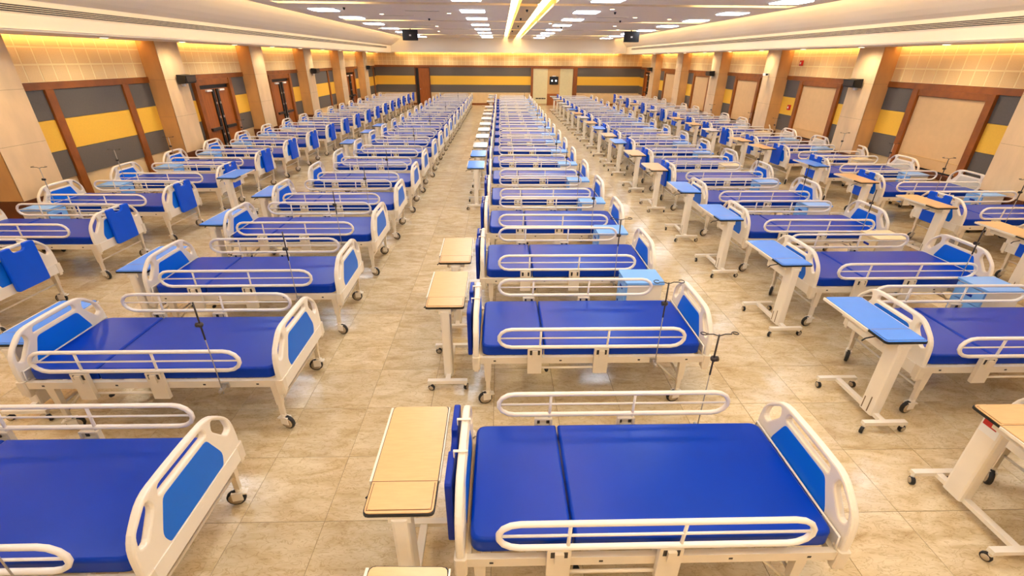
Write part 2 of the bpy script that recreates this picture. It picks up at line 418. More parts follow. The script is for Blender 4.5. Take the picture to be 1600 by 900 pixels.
def wood_door(side, y0, y1, label):
    door_n[0] += 1; c = (y0+y1)/2; X = WL if side < 0 else WR
    d = tag(empty('door_%d' % door_n[0], (X, c, 0)), label, 'door', kind='structure')
    def b(nm, m, d0, d1, a, e, z0, z1, par=None):
        xs = (d0, d1) if side < 0 else (-d1, -d0)
        return obj(nm, MB(m).box(xs[0], xs[1], a, e, z0, z1), par or d)
    h = (y1-y0)/2
    b('jamb', 'wood_trim', 0, 0.13, -h, -h+0.18, 0, 2.40); b('jamb', 'wood_trim', 0, 0.13, h-0.18, h, 0, 2.40)
    b('head_rail', 'wood_trim', 0, 0.11, -h+0.18, h-0.18, 2.24, 2.40)
    for sg in (-1, 1):
        a, e = sorted((sg*0.012, sg*(h-0.19)))
        lf = b('leaf', 'wood_door', 0.02, 0.06, a, e, 0.01, 2.13)
        b('rod', 'black', 0.06, 0.10, sg*0.11-0.055, sg*0.11+0.055, 0.05, 2.12, lf)
        b('push_bar', 'dark_steel', 0.06, 0.13, min(a, e)+0.12, max(a, e)-0.12, 0.98, 1.06, lf)
        b('closer', 'white', 0.06, 0.12, sg*0.34-0.13, sg*0.34+0.13, 2.06, 2.11, lf)
        for z in (0.5, 0.8, 1.3, 1.7):
            b('latch', 'steel', 0.10, 0.115, sg*0.10-0.028, sg*0.10+0.028, z, z+0.06, lf)
    b('transom', 'black', 0.02, 0.03, -h+0.18, h-0.18, 2.13, 2.24)

NB = 6
def header(side, wallo, y0, y1): obj('header_beam', MB('wood_trim').box(*side_box(side, 0, 0.055, y0, y1, S3, ZTRIM)), wallo)
side_word = {-1: 'left', 1: 'right'}
ordn = ['nearest', 'second nearest', 'third nearest', 'fourth nearest', 'farthest']
ld = 0; rw = 0
for bi in range(-2, 7):
    y0 = PIL0+PSTEP*(bi-1)+PW; y1 = y0-PW+PSTEP
    if bi == 6: y1 = WF
    if bi >= -1:
        pillar(-1, wl, y0-PW); pillar(1, wr, y0-PW)
    for side, wo in ((-1, wl), (1, wr)):
        header(side, wo, y0, y1)
        if bi >= 1: grid(side, wo, y0, y1, bi <= 3)
        else: obj('grid_backing', MB('grid_tile').box(*side_box(side, 0, 0.02, y0, y1, ZTRIM, ZSOF+0.02)), wo)
    # left
    a, b = y0+0.82, y0+2.80
    if bi in (2, 3, 5):
        stripes(-1, wl, y0, a); stripes(-1, wl, b, y1)
        wood_door(-1, a, b, '%s wooden double door with black push bars in the left wall' % ordn[ld]); ld += 1
    else:
        stripes(-1, wl, y0, a); stripes(-1, wl, a+0.19, b+0.02); stripes(-1, wl, b+0.2, y1)
        for q in (a, b+0.02): obj('post', MB('wood_trim').box(*side_box(-1, 0, 0.07, q, q+0.18, 0, S3)), wl)
    # right
    if bi in (1, 2, 3, 4, 5):
        b2 = y0+2.88
        stripes(1, wr, y0, a); stripes(1, wr, b2, y1)
        blind_window(wr, a, b2, rw, '%s wood framed window with tan roller blind in the right wall' % ordn[rw]); rw += 1
    elif bi == 6:
        stripes(1, wr, y0, y0+0.5); stripes(1, wr, y0+2.4, y1)
        wood_door(1, y0+0.5, y0+2.4, 'dark wooden double door in the right wall by far corner')
    else: stripes(1, wr, y0, y1)

# far wall
fs = [(WL, -5.95), (-4.9, 2.2), (5.47, WR)]
def fb(nm, m, x0, x1, d0, d1, z0, z1, par=None): return obj(nm, MB(m).box(x0, x1, WF-d1, WF-d0, z0, z1), par or wf)
for a, b in fs:
    fb('lower_panel', 'grey_panel', a, b, 0, 0.03, S0+0.06, S1+0.035)
    fb('middle_panel', 'yellow_panel', a, b, 0, 0.03, S1+0.038, S2+0.035)
    fb('upper_panel', 'grey_panel', a, b, 0, 0.03, S2+0.038, 2.45)
    fb('baseboard', 'wood_trim', a, b, 0, 0.04, 0, 0.13)
    bm_ = MB('yellow_panel')
    n = round((b-a)/1.2)
    for k in range(n): fb('dado_panel', 'dado', a+(b-a)*k/n+0.01, a+(b-a)*(k+1)/n-0.01, 0, 0.02, 0.14, S0+0.05)
fb('header_beam', 'wood_trim', WL, WR, 0, 0.055, 2.45, 2.57)
fb('grid_backing', 'grid_back', WL, WR, 0, 0.015, 2.57, 3.37)
big = MB('grid_tile'); n = 62
for z0, z1 in ((2.58, 2.83), (2.85, 3.10), (3.12, 3.36)):
    for k in range(n): big.box(WL+(WR-WL)*k/n+0.012, WL+(WR-WL)*(k+1)/n-0.012, WF-0.0185, WF-0.015, z0, z1)
tag(obj('acoustic_tile_field', big, wf), kind='stuff')
d = tag(empty('door_%d' % (door_n[0]+1), (-5.42, WF, 0)), 'single brown wooden door standing ajar in the far wall', 'door', kind='structure')
obj('frame', MB('wood_dark').box(-0.53, -0.47, -0.1, 0, 0, 2.45).box(0.47, 0.53, -0.1, 0, 0, 2.45).box(-0.47, 0.47, -0.1, 0, 2.38, 2.45), d)
obj('opening', MB('black').box(-0.47, -0.26, -0.02, 0, 0, 2.38), d)  # black sheet on the wall; the gap's darkness is put into its colour
obj('leaf', MB('wood_door').box(-0.26, 0.47, -0.07, -0.02, 0.01, 2.38), d)
obj('handle', MB('steel').lathe([(0.03, 0), (0.03, 0.05)], (-0.2, -0.12, 1.05), 'y', 8), d)
d = tag(empty('door_%d' % (door_n[0]+2), (3.83, WF, 0)), 'wide wood framed opening with two pale cream doors, far wall', 'door', kind='structure')
obj('frame', MB('wood_trim').box(-1.64, -1.48, -0.12, 0, 0, 2.45).box(1.35, 1.64, -0.12, 0, 0, 2.45).box(-1.48, 1.35, -0.12, 0, 2.40, 2.45), d)
for a, b in ((-1.48, -0.46), (0.42, 1.33)):
    lf = obj('leaf', MB('pale_door').box(a, b, -0.07, -0.01, 0.12, 2.40), d)
    for k in range(1, 5): obj('rib', MB('pale_door').box(a+(b-a)*k/5-0.008, a+(b-a)*k/5+0.008, -0.085, -0.07, 0.3, 2.36), lf)
    obj('kick_plate', MB('dark_steel').box(a+0.2, b-0.1, -0.08, -0.07, 0.42, 0.50), lf)
obj('centre_panel', MB('tan_panel').box(-0.46, 0.42, -0.05, -0.01, 0.78, 2.40), d)
obj('lower_panel', MB('wood_door').box(-0.46, 0.42, -0.07, -0.01, 0, 0.78), d)
o = tag(empty('wall_screen', (3.83, WF-0.05, 1.65)), 'small black screen with two white lights between the pale doors', 'screen')
obj('panel', MB('black').box(-0.31, 0.31, -0.05, 0, -0.27, 0.25), o)
obj('bracket', MB('white').box(-0.12, 0.12, -0.05, 0, 0.25, 0.30), o)
for x in (-0.14, 0.14): obj('light_spot', MB('led_white').lathe([(0.055, 0), (0.055, 0.006)], (x, -0.056, -0.02), 'y', 12), o)

# ---- lamps
pd = MB('light_panel').box(-0.33, 0.33, -0.33, 0.33, -0.034, -0.006).mesh('diffuser')
pf = MB('white').box(-0.36, -0.33, -0.36, 0.36, -0.016, 0).box(0.33, 0.36, -0.36, 0.36, -0.016, 0).box(-0.33, 0.33, -0.36, -0.33, -0.016, 0).box(-0.33, 0.33, 0.33, 0.36, -0.016, 0).mesh('rim')
rows_w = ['far left', 'left of centre', 'right of centre', 'far right']
for ri, x in enumerate((-4.9, -0.76, 2.46, 6.65)):
    for k, y in enumerate((-3.0, 0.2, 3.2, 6.2, 9.2, 12.15, 15.1, 17.85, 20.8, 23.8, 26.9, 29.7, 32.5)):
        lr = tag(empty('ceiling_light', (x, y, ZC)), 'square white ceiling light, %s nearest in the %s row' % (ORD[k], rows_w[ri]), 'light', 'square ceiling lights')
        obj('diffuser', pd, lr); obj('rim', pf, lr)
# central cove strips
seg_k = 0
for a, b in zip(edges[0::2], edges[1::2]):
    for wd, x in (('left', 0.40), ('right', 1.17)):
        o = obj('cove_light', MB('cove_light').box(-0.10 if wd == 'left' else -0.17, 0.10 if wd == 'left' else 0.17, -(b-a)/2+0.1, (b-a)/2-0.1, 0, 0.03), None, (x, (a+b)/2, ZC+0.17))
        tag(o, 'warm strip light, %s nearest on the %s side of central channel' % (ORD[seg_k], wd), 'light', 'cove lights of the central channel')
    seg_k += 1
for k, t in enumerate(TR):
    for wd, a, b in (('left', CL+0.55, CL+2.6), ('right', CR-2.6, CR-0.3)):
        o = obj('cove_light', MB('cove_light').box(-(b-a)/2, (b-a)/2, -0.13, 0.13, 0, 0.03), None, ((a+b)/2, t, ZC+0.17))
        tag(o, 'warm strip light at %s end of the %s nearest cross trough' % (wd, ORD[k]), 'light', 'cove lights of the cross troughs')
for wd, x in (('left', CL+0.025), ('right', CR-0.025)):
    n = 7
    for k in range(n):
        a, b = WB+(34.4-WB)*k/n+0.02, WB+(34.4-WB)*(k+1)/n-0.02
        o = obj('cove_light', MB('edge_light').box(-0.028, 0.028, -(b-a)/2, (b-a)/2, 0, 0.04), None, (x, (a+b)/2, ZC+0.06))
        tag(o, 'warm strip light behind the %s ceiling edge, %s nearest' % (wd, ORD[k]), 'light', 'cove lights behind the ceiling edges')
for wd, x in (('left', WL+SLOT-0.012), ('right', WR-SLOT+0.012)):
    for k in range(8):
        a, b = PIL0+PSTEP*(k-2)+PW, PIL0+PSTEP*(k-1)
        if k == 7: b = WF-0.1
        o = obj('wall_wash_light', MB('wash_light').box(-0.012, 0.012, -(b-a)/2, (b-a)/2, -0.02, 0.02), None, (x, (a+b)/2, 3.37))
        tag(o, 'warm wash light above the %s nearest wall bay on the %s' % (ORD[k], wd), 'light', 'wash lights above the wall bays')
for k in range(4):
    a, b = FL+0.1+3.85*k, FL+0.1+3.85*(k+1)-0.05
    o = obj('wall_wash_light', MB('wash_light').box(-(b-a)/2, (b-a)/2, -0.012, 0.012, -0.02, 0.02), None, ((a+b)/2, WF-SLOT+0.012, 3.41))
    tag(o, 'warm wash light above the far wall, %s from the left' % ORD[k], 'light', 'wash lights above the far wall')
# soffit downlights
dm = MB('lamp_disc').lathe([(0.07, -0.010), (0.065, -0.014)], seg=14).mesh('lens')
dr = MB('white').lathe([(0.10, 0), (0.098, -0.010), (0.075, -0.012)], seg=14).mesh('rim')
for side, x, wd in ((-1, -7.75, 'left'), (1, 9.15, 'right')):
    for k in range(13):
        y = 3.0+2.48*k
        lr = tag(empty('downlight', (x, y, ZSOF)), 'round downlight, %s nearest under the %s soffit' % (ORD[k], wd), 'light', 'soffit downlights')
        obj('lens', dm, lr); obj('rim', dr, lr)
        ld_ = bpy.data.lights.new('lamp', 'SPOT'); ld_.energy = DOWN_POWER; ld_.color = (1.0, 0.80, 0.52); ld_.spot_size = 3.0; ld_.spot_blend = 1.0; ld_.shadow_soft_size = 0.08
        lo = obj('lamp', ld_, lr, (0, 0, -0.03))
for k in range(7):
    x = -6.0+2.3*k
    lr = tag(empty('downlight', (x, 35.1, 3.36)), 'round downlight, %s from the left under the far soffit' % ORD[k], 'light', 'far soffit downlights')
    obj('lens', dm, lr); obj('rim', dr, lr)
    ld_ = bpy.data.lights.new('lamp', 'SPOT'); ld_.energy = DOWN_POWER*0.55; ld_.color = (1.0, 0.80, 0.52); ld_.spot_size = 3.0; ld_.spot_blend = 1.0; ld_.shadow_soft_size = 0.08
    obj('lamp', ld_, lr, (0, 0, -0.03))

# ---- wall speakers, hung loudspeakers, alarm boxes, camera
def wall_speaker(side, y, label):
    x = WL+PD+0.002 if side < 0 else WR-PD-0.002
    o = tag(empty('wall_speaker', (x, y, 2.45)), label, 'speaker', 'black wall speakers on the pillars')
    s = 1 if side < 0 else -1
    zy = [(-0.12, 0.0), (0.12, 0.0), (0.14, 0.0), (0.14, 0.10)]
    m = MB('black'); P = [(0.04, -0.10), (0.24, -0.08), (0.27, 0.10), (0.04, 0.12)]
    if s < 0: P = [(-a, b) for a, b in reversed(P)]
    m.prism([(b, a) for a, b in P][::-1], -0.22, 0.22, 0, 'y')
    obj('cabinet', m, o)
    obj('grille', MB('dark_steel').box(min(s*0.262, s*0.272), max(s*0.262, s*0.272), -0.2, 0.2, -0.05, 0.08), o)
    obj('bracket', MB('white').box(min(0, s*0.06), max(0, s*0.06), -0.05, 0.05, -0.16, -0.08), o)
for q, k in enumerate((1, 3, 5)):
    wd = ('nearest', 'middle', 'farthest')[q]
    wall_speaker(-1, PIL0+PSTEP*k+0.62, '%s small black speaker on the left wall pillars' % wd)
    wall_speaker(1, PIL0+PSTEP*k+0.55, '%s small black speaker on the right wall pillars' % wd)
for x, wd in ((-4.05, 'left'), (6.04, 'right')):
    o = tag(empty('hanging_loudspeaker', (x, 24, 3.93)), 'black box loudspeaker hanging from the ceiling on the %s' % wd, 'speaker', 'hanging loudspeakers')
    obj('cabinet', MB('black').prism([(-0.35, -0.16), (0.35, -0.16), (0.28, 0.16), (-0.28, 0.16)], -0.215, 0.205), o)
    obj('grille', MB('tyre').box(-0.33, 0.33, -0.17, -0.16, -0.195, 0.185), o)
    obj('emblem', MB('white').box(-0.045, 0.045, -0.175, -0.17, -0.045, 0.02), o)
    obj('bracket', MB('dark_steel').box(-0.02, 0.02, -0.02, 0.02, 0.205, 0.27), o)
def red_box(y, z, label):
    o = tag(empty('alarm_box', (WR-0.028, y, z)), label, 'alarm')
    obj('case', MB('red').box(-0.06, 0, -0.06, 0.06, -0.08, 0.08), o); obj('plate', MB('white').box(-0.064, -0.06, -0.03, 0.03, -0.03, 0.03), o)
red_box(16.65, 2.92, 'red fire alarm box on the cream grid above the blinds')
red_box(16.72, 1.55, 'small red call point on a yellow wall panel')
o = tag(empty('security_camera', (WR-PD-0.002, PIL0+2*PSTEP+0.5, 2.55)), 'small white security camera on a right wall pillar', 'camera')
obj('mount', MB('white').box(-0.1, 0, -0.03, 0.03, -0.03, 0.03), o); obj('body', MB('white').box(-0.19, -0.1, -0.13, 0.05, -0.04, 0.04), o); obj('lens', MB('black').lathe([(0.032, 0), (0.03, 0.02)], (-0.145, -0.15, 0), 'y', 10), o)

# ================================================================== BEDS
BX = 1.057                                     # headboard / footboard planes
OUT = [(-0.47, 0.44), (0.47, 0.44), (0.482, 0.64), (0.460, 0.805), (0.305, 0.955), (0.0, 0.966), (-0.305, 0.955), (-0.460, 0.805), (-0.482, 0.64)]
outline = round_poly(OUT, [0.02, 0.02, 0.08, 0.09, 0.08, 0.2, 0.08, 0.09, 0.08], 4)
slot_t = round_poly([(-0.222, 0.866), (0.222, 0.866), (0.205, 0.926), (-0.205, 0.926)], 0.028, 3)
def side_slot(s):
    P = [(0.385, 0.705), (0.435, 0.725), (0.418, 0.815), (0.295, 0.918), (0.275, 0.845)]
    P = [(s*a, b) for a, b in P]
    return round_poly(P if s > 0 else P[::-1], 0.03, 3)
board_me = plate('headboard', [outline, slot_t, side_slot(1), side_slot(-1)], 0.023, 0.012, ['cream'])
PAN = round_poly([(-0.27, 0.56), (0.27, 0.56), (0.30, 0.64), (0.205, 0.842), (-0.205, 0.842), (-0.30, 0.64)], [0.015, 0.015, 0.05, 0.03, 0.03, 0.05], 3)
panel_me = plate('blue_panel', [PAN], 0.025, 0.004, ['panel_blue'])
clear_me = plate('clear_panel', [PAN], 0.025, 0.004, ['clear_panel'])
def rrect_loft(x0, x1, y0, y1, rads, levels, mats, mi):
    m = MB(*mats); n = None; rings = []
    for z, ins in levels:
        P = round_poly([(x0+ins, y0+ins), (x1-ins, y0+ins), (x1-ins, y1-ins), (x0+ins, y1-ins)], [max(0.004, r-ins*0.5) for r in rads], 4)
        rings.append(len(m.v)); m.v += [(a, b, z) for a, b in P]; k = len(P)
    for q in range(len(rings)-1):
        for i in range(k): m.face([rings[q]+i, rings[q]+(i+1) % k, rings[q+1]+(i+1) % k, rings[q+1]+i], mi[q], True)
    m.face([rings[0]+i for i in reversed(range(k))], mi[0]); m.face([rings[-1]+i for i in range(k)], mi[-1], False)
    return m
LV = [(0.545, 0.012), (0.556, 0.0), (0.57, 0.0), (0.628, 0.0), (0.638, 0.0), (0.650, 0.006), (0.656, 0.018)]
SEAM = -0.44                                    # seam in scene x, both bed kinds
mat_l = rrect_loft(-1.005, SEAM-0.005, -0.435, 0.435, [0.07, 0.012, 0.012, 0.07], LV, ('mattress',), [0]*7).mesh('mattress_section')
mat_r = rrect_loft(SEAM+0.005, 1.005, -0.435, 0.435, [0.012, 0.07, 0.07, 0.012], LV, ('mattress',), [0]*7).mesh('mattress_section')
def frame_mb():
    m = MB('cream_metal', 'dark_steel')
    for s in (-1, 1):
        y0, y1 = sorted((s*0.44, s*0.475)); m.box(-1.05, 1.05, y0, y1, 0.485, 0.55)
    for x in (-1.04, 1.0): m.box(x, x+0.04, -0.44, 0.44, 0.49, 0.54)
    for x in (-0.7, -0.35, 0.0, 0.35, 0.7): m.box(x, x+0.06, -0.44, 0.44, 0.515, 0.545)
    for x in (-0.5, 0.1): m.box(x, x+0.04, -0.30, 0.30, 0.43, 0.515)
    m.tube([(-0.9, -0.12, 0.44), (0.5, -0.12, 0.45)], 0.014, seg=6); m.tube([(-0.9, 0.12, 0.44), (0.5, 0.12, 0.45)], 0.014, seg=6)
    for x in (-0.9, -0.3, 0.42, 0.86):
        for s in (-1, 1):
            y = s*0.4755; m.box(x, x+0.022, min(y, y+s*0.001), max(y, y+s*0.001), 0.51, 0.524, 1)
    return m
def racetrack(x0, x1, z0, z1, y, n=7):
    r = (z1-z0)/2; zc = (z0+z1)/2; P = []
    for i in range(n+1): a = PI/2+PI*i/n; P.append((x0+r*1.25+r*1.25*math.cos(a), y, zc+r*math.sin(a)))
    for i in range(n+1): a = -PI/2+PI*i/n; P.append((x1-r*1.25+r*1.25*math.cos(a), y, zc+r*math.sin(a)))
    return P
RX0, RX1, RZ0, RZ1 = -0.85, 0.80, 0.685, 0.868
BRK = (-0.53, 0.07)
def bracket_mb(x, s, m=None, i0=0):
    m = m or MB('cream_metal', 'dark_steel', 'cream')
    a, b = sorted((s*0.478, s*0.512)); c, d_ = sorted((s*0.512, s*0.524))
    m.box(x-0.062, x+0.066, a, b, 0.40, 0.585, i0)
    for q in (-0.062, 0.048): m.box(x+q, x+q+0.018, a, b, 0.585, 0.66, i0)
    m.box(x-0.044, x+0.048, a, b, 0.585, 0.602, i0)
    m.box(x-0.022, x+0.026, c-0.004, d_, 0.575, 0.65, i0)
    m.box(x-0.044, x-0.022, min(s*0.50, s*0.511), max(s*0.50, s*0.511), 0.602, 0.655, i0+1); m.box(x+0.026, x+0.048, min(s*0.50, s*0.511), max(s*0.50, s*0.511), 0.602, 0.655, i0+1)
    m.box(x-0.06, x+0.06, a, b, 0.652, 0.664, i0+2)
    return m
def upright_mb(x, s, m=None, i0=0):
    m = m or MB('white_tube')
    y = s*0.505
    m.tube([(x, y-s*0.004, 0.64), (x+0.006, y, 0.86)], 0.0105, seg=6, m=i0); return m
rail_me = {s: MB('white_tube').tube(racetrack(RX0, RX1, RZ0, RZ1, s*0.505), 0.0165, True, 8).mesh('side_rail') for s in (-1, 1)}
midbar_me = {s: MB('white_tube').tube([(RX0+0.012, s*0.505, 0.778), (RX1-0.012, s*0.505, 0.778)], 0.0078, seg=6).mesh('middle_bar') for s in (-1, 1)}
def leg_mb():
    """leg at local origin, top at 0.49"""
    m = MB('cream_metal'); t, bt = 0.034, 0.026
    m.prism([(-bt, -0.02), (bt, -0.02), (bt, 0.02), (-bt, 0.02)], 0.27, 0.487, top=[(-t, -0.026), (t, -0.026), (t, 0.026), (-t, 0.026)])
    m.box(-0.019, 0.019, -0.016, 0.016, 0.155, 0.275); return m
def fork_mb(m=None, i0=0, ang=0.0):
    m = m or MB('cream', 'steel')
    m.lathe([(0.019, 0.118), (0.024, 0.125), (0.024, 0.15), (0.017, 0.16)], seg=8, m=i0)
    m.box(-0.05, 0.022, -0.028, -0.022, 0.055, 0.125, i0); m.box(-0.05, 0.022, 0.022, 0.028, 0.055, 0.125, i0); m.box(-0.05, 0.03, -0.028, 0.028, 0.12, 0.128, i0)
    m.box(0.02, 0.055, -0.025, 0.025, 0.105, 0.115, i0)
    return m
def wheel_mb(m=None, i0=0):
    m = m or MB('wheel_disc', 'tyre')
    c = (-0.03, 0, 0.067)
    m.lathe([(0.052, -0.017), (0.064, -0.014), (0.067, -0.006), (0.067, 0.006), (0.064, 0.014), (0.052, 0.017)], c, 'y', 14, i0+1)
    m.lathe([(0.012, -0.0205), (0.052, -0.019), (0.052, 0.019), (0.012, 0.0205)], c, 'y', 12, i0)
    return m
leg_me, fork_me, wheel_me = leg_mb().mesh('leg'), fork_mb().mesh('caster_fork'), wheel_mb().mesh('caster_wheel')
LEGY = 0.43
band_me = MB('cream').box(-0.014, 0.030, -0.478, 0.478, 0.44, 0.555, bev=0.006)
band_me.box(0.030, 0.0315, -0.02, 0.0, 0.50, 0.512)
band_me = band_me.mesh('lower_band')
cap_me = MB('cream_metal').box(-0.036, 0.034, -0.036, 0.036, 0.43, 0.56, bev=0.01).prism([(-0.02, -0.02), (0.02, -0.02), (0.02, 0.02), (-0.02, 0.02)], 0.40, 0.43).mesh('corner_socket')
def leg_xs(head): return (-0.955, 0.86) if head > 0 else (-0.875, 0.99)
def bed_full(head, clear=False):
    r = empty('hospital_bed')
    obj('mattress_section', mat_l, r); obj('mattress_section', mat_r, r)
    obj('frame', frame_mb(), r)
    for sx in (-1, 1):
        nm = 'headboard' if sx == head else 'footboard'
        b = obj(nm, board_me, r, (sx*BX, 0, 0), 0 if sx > 0 else PI)
        if clear and sx == head: obj('clear_panel', clear_me, b)
        else: obj('blue_panel', panel_me, b)
        obj('lower_band', band_me, b)
        for s in (-1, 1): obj('corner_socket', cap_me, b, (0, s*0.455, 0))
    for s in (-1, 1):
        R = obj('side_rail', rail_me[s], r); obj('middle_bar', midbar_me[s], R)
        for x in BRK:
            obj('upright', upright_mb(x+0.045, s), R); obj('rail_bracket', bracket_mb(x, s), R)
        lb = obj('lower_bar', MB('cream_metal').tube([(BRK[0], s*0.486, 0.448), (BRK[1], s*0.486, 0.448)], 0.011, seg=6), r)
        kn = obj('release_knob', MB('black').lathe([(0.014, 0), (0.02, 0.02), (0.012, 0.045)], (BRK[0]+0.12, s*0.45, 0.385), 'y', 8), r)
    xs = leg_xs(head)
    for x in xs:
        for s in (-1, 1):
            l = obj('leg', leg_me, r, (x, s*LEGY, 0))
            a = random.choice((0.2, -0.35, PI+0.4, PI-0.3, 0.9))
            obj('caster_fork', fork_me, l, (0, 0, 0), a); obj('caster_wheel', wheel_me, l, (0, 0, 0), a)
        obj('leg_brace', MB('cream_metal').tube([(x, -LEGY, 0.285), (x, LEGY, 0.285)], 0.011, seg=6), r)
    hx = xs[1] if head > 0 else xs[0]
    for s in (-1, 1): obj('diagonal_brace', MB('cream_metal').tube([(hx, s*0.40, 0.20), (hx-head*0.28, s*0.40, 0.49)], 0.010, seg=6), r)
    obj('mattress_retainer', MB('white_tube').tube([(head*1.018, -0.455, 0.555), (head*1.018, -0.45, 0.645), (head*1.018, 0.45, 0.645), (head*1.018, 0.455, 0.555)], 0.0075, seg=6), r)
    return r
def bed_small(head, clear=False):
    """for the far rows, where rails and casters are a few pixels across"""
    r = empty('hospital_bed')
    obj('mattress_section', mat_l, r); obj('mattress_section', mat_r, r); obj('frame', frame_mb(), r)
    for sx in (-1, 1):
        b = obj('headboard' if sx == head else 'footboard', board_me, r, (sx*BX, 0, 0), 0 if sx > 0 else PI)
        if clear and sx == head: obj('clear_panel', clear_me, b)
        else: obj('blue_panel', panel_me, b)
        obj('lower_band', band_me, b)
    for s in (-1, 1):
        m = MB('white_tube', 'cream_metal', 'dark_steel', 'cream').tube(racetrack(RX0, RX1, RZ0, RZ1, s*0.505, 5), 0.0165, True, 6)
        m.tube([(RX0, s*0.505, 0.778), (RX1, s*0.505, 0.778)], 0.0078, seg=5)
        for x in BRK: upright_mb(x+0.045, s, m); bracket_mb(x, s, m, 1)
        obj('side_rail', m, r)
    for x in leg_xs(head):
        for s in (-1, 1):
            m = leg_mb(); m.mats = ['cream_metal', 'wheel_disc', 'tyre']; fork_mb(m, 0); wheel_mb(m, 1)
            obj('leg', m, r, (x, s*LEGY, 0))
        obj('leg_brace', MB('cream_metal').tube([(x, -LEGY, 0.285), (x, LEGY, 0.285)], 0.011, seg=5), r)
    return r

COLS = {   # name: (centre x, head side, rows)
 'left wall':    (-6.86, -1, [5.2, 6.82, 8.36, 10.02, 11.66, 13.30]),
 'left middle':  (-2.92, -1, [1.98, 3.63, 5.2, 6.87, 8.44, 10.1, 11.75]),
 'centre':       (0.83, 1, [2.055, 3.93, 5.61, 7.21, 8.77, 10.4, 12.09, 13.74, 15.3, 16.9]),
 'right middle': (4.80, 1, [2.08, 3.73, 5.32, 6.97, 8.6, 10.25, 11.9]),
 'right wall':   (8.66, 1, [5.85, 7.57, 9.33, 11.0, 12.65, 14.3]),
}
for c in COLS:
    rows = COLS[c][2]
    end = 33.3 if c != 'left wall' else 33.8
    while rows[-1]+1.65 < end: rows.append(rows[-1]+1.65)
FARY = 15.0
protos = {(h, k, q): (bed_full if k else bed_small)(h, q) for h, q in ((-1, False), (1, False), (1, True)) for k in (True, False)}
index_kids()
used = set(); BEDS = {}
for c, (cx, head, rows) in COLS.items():
    for i, y in enumerate(rows):
        key = (head, y < FARY, c == 'right wall')
        b = protos[key] if key not in used else copy_tree(protos[key])
        used.add(key)
        jx, jy = (random.uniform(-.015, .015), random.uniform(-.02, .02)) if y > 6 else (0, 0)
        ra_ = random.uniform(-0.012, 0.012) if y > 4.5 else 0
        b.location = (cx+jx, y+jy, 0); b.rotation_euler = (0, 0, ra_)
        tag(b, 'white hospital bed with blue mattress, %s nearest in the %s column' % (ORD[i], c), 'bed', 'hospital beds in the %s column' % c)
        BEDS[c, i] = (cx+jx, y+jy, ra_)
def on_bed(c, i, dx, dy):
    x, y, a = BEDS[c, i]
    return x+dx*math.cos(a)-dy*math.sin(a), y+dx*math.sin(a)+dy*math.cos(a), a
TAKEN = set()
def nearest(c, y):
    i = min((i for i in range(len(COLS[c][2])) if (c, i) not in TAKEN), key=lambda i: abs(COLS[c][2][i]-y)); TAKEN.add((c, i)); return i

# ================================================================== OVERBED TABLES
def top_mesh(m, blue):
    t = MB(m, 'black', 'wood_dark')
    P = round_poly([(-0.185, -0.41), (0.185, -0.41), (0.185, 0.41), (-0.185, 0.41)], 0.03, 3)
    Q = [(a*0.97, b*0.985) for a, b in P]
    t.prism(P, 0.0, 0.018, 1); t.prism(Q, 0.018, 0.024, 0)
    t.box(-0.179, 0.179, -0.206, -0.2025, 0.0235, 0.0246, 2)
    for a, b, c, e in ((-0.169, 0.169, -0.3885, -0.385), (-0.169, -0.1655, -0.385, -0.216), (0.1655, 0.169, -0.385, -0.216)): t.box(a, b, c, e, 0.0235, 0.0246, 2)
    return t.mesh('table_top')
tops = {k: top_mesh(m, 0) for k, m in (('blue', 'table_blue'), ('wood', 'table_wood'), ('white', 'table_white'))}
flaps = {k: MB(m).prism(round_poly([(-0.165, -0.385), (0.165, -0.385), (0.165, -0.215), (-0.165, -0.215)], 0.02, 3), 0.024, 0.0275).mesh('tilting_flap') for k, m in (('blue', 'table_blue'), ('wood', 'table_wood'), ('white', 'table_white'))}
edge_me = MB('cream').box(-0.198, -0.184, -0.20, 0.40, -0.004, 0.022).box(0.184, 0.192, -0.20, 0.40, 0.0, 0.020).mesh('edge_lip')
def table_parts(h):
    """origin on the floor under the middle of the top; column near the front (-y) end"""
    P = {}
    P['column'] = MB('cream', 'grout').prism(round_poly([(-0.045, -0.415), (0.045, -0.415), (0.045, -0.265), (-0.045, -0.265)], 0.02, 2), 0.085, h-0.03).box(-0.047, -0.045, -0.365, -0.355, 0.10, 0.26, 1).box(-0.047, -0.045, -0.30, -0.29, 0.10, 0.22, 1).mesh('column')
    P['under_box'] = MB('cream').box(-0.10, 0.10, -0.30, 0.22, h-0.085, h-0.002).box(-0.06, 0.06, -0.40, -0.30, h-0.06, h-0.002).mesh('under_box')
    P['base_bar'] = MB('cream').box(-0.025, 0.025, -0.50, 0.10, 0.085, 0.118).mesh('base_bar')
    P['base_foot'] = MB('cream').box(-0.195, 0.195, -0.022, 0.022, 0.088, 0.122).mesh('base_foot')
    P['caster'] = MB('cream', 'wheel_disc', 'tyre').lathe([(0.009, 0.05), (0.014, 0.06), (0.014, 0.09)], seg=8).lathe([(0.030, -0.014), (0.034, -0.008), (0.034, 0.008), (0.030, 0.014)], (-0.012, 0, 0.034), 'y', 12, 2).lathe([(0.01, -0.017), (0.024, -0.016), (0.024, 0.016), (0.01, 0.017)], (-0.012, 0, 0.034), 'y', 10, 1).mesh('caster')
    P['lever'] = MB('black').tube([(-0.08, -0.20, h-0.05), (-0.20, -0.22, h-0.06), (-0.225, -0.22, h-0.085)], 0.006, seg=6).mesh('lever')
    return P
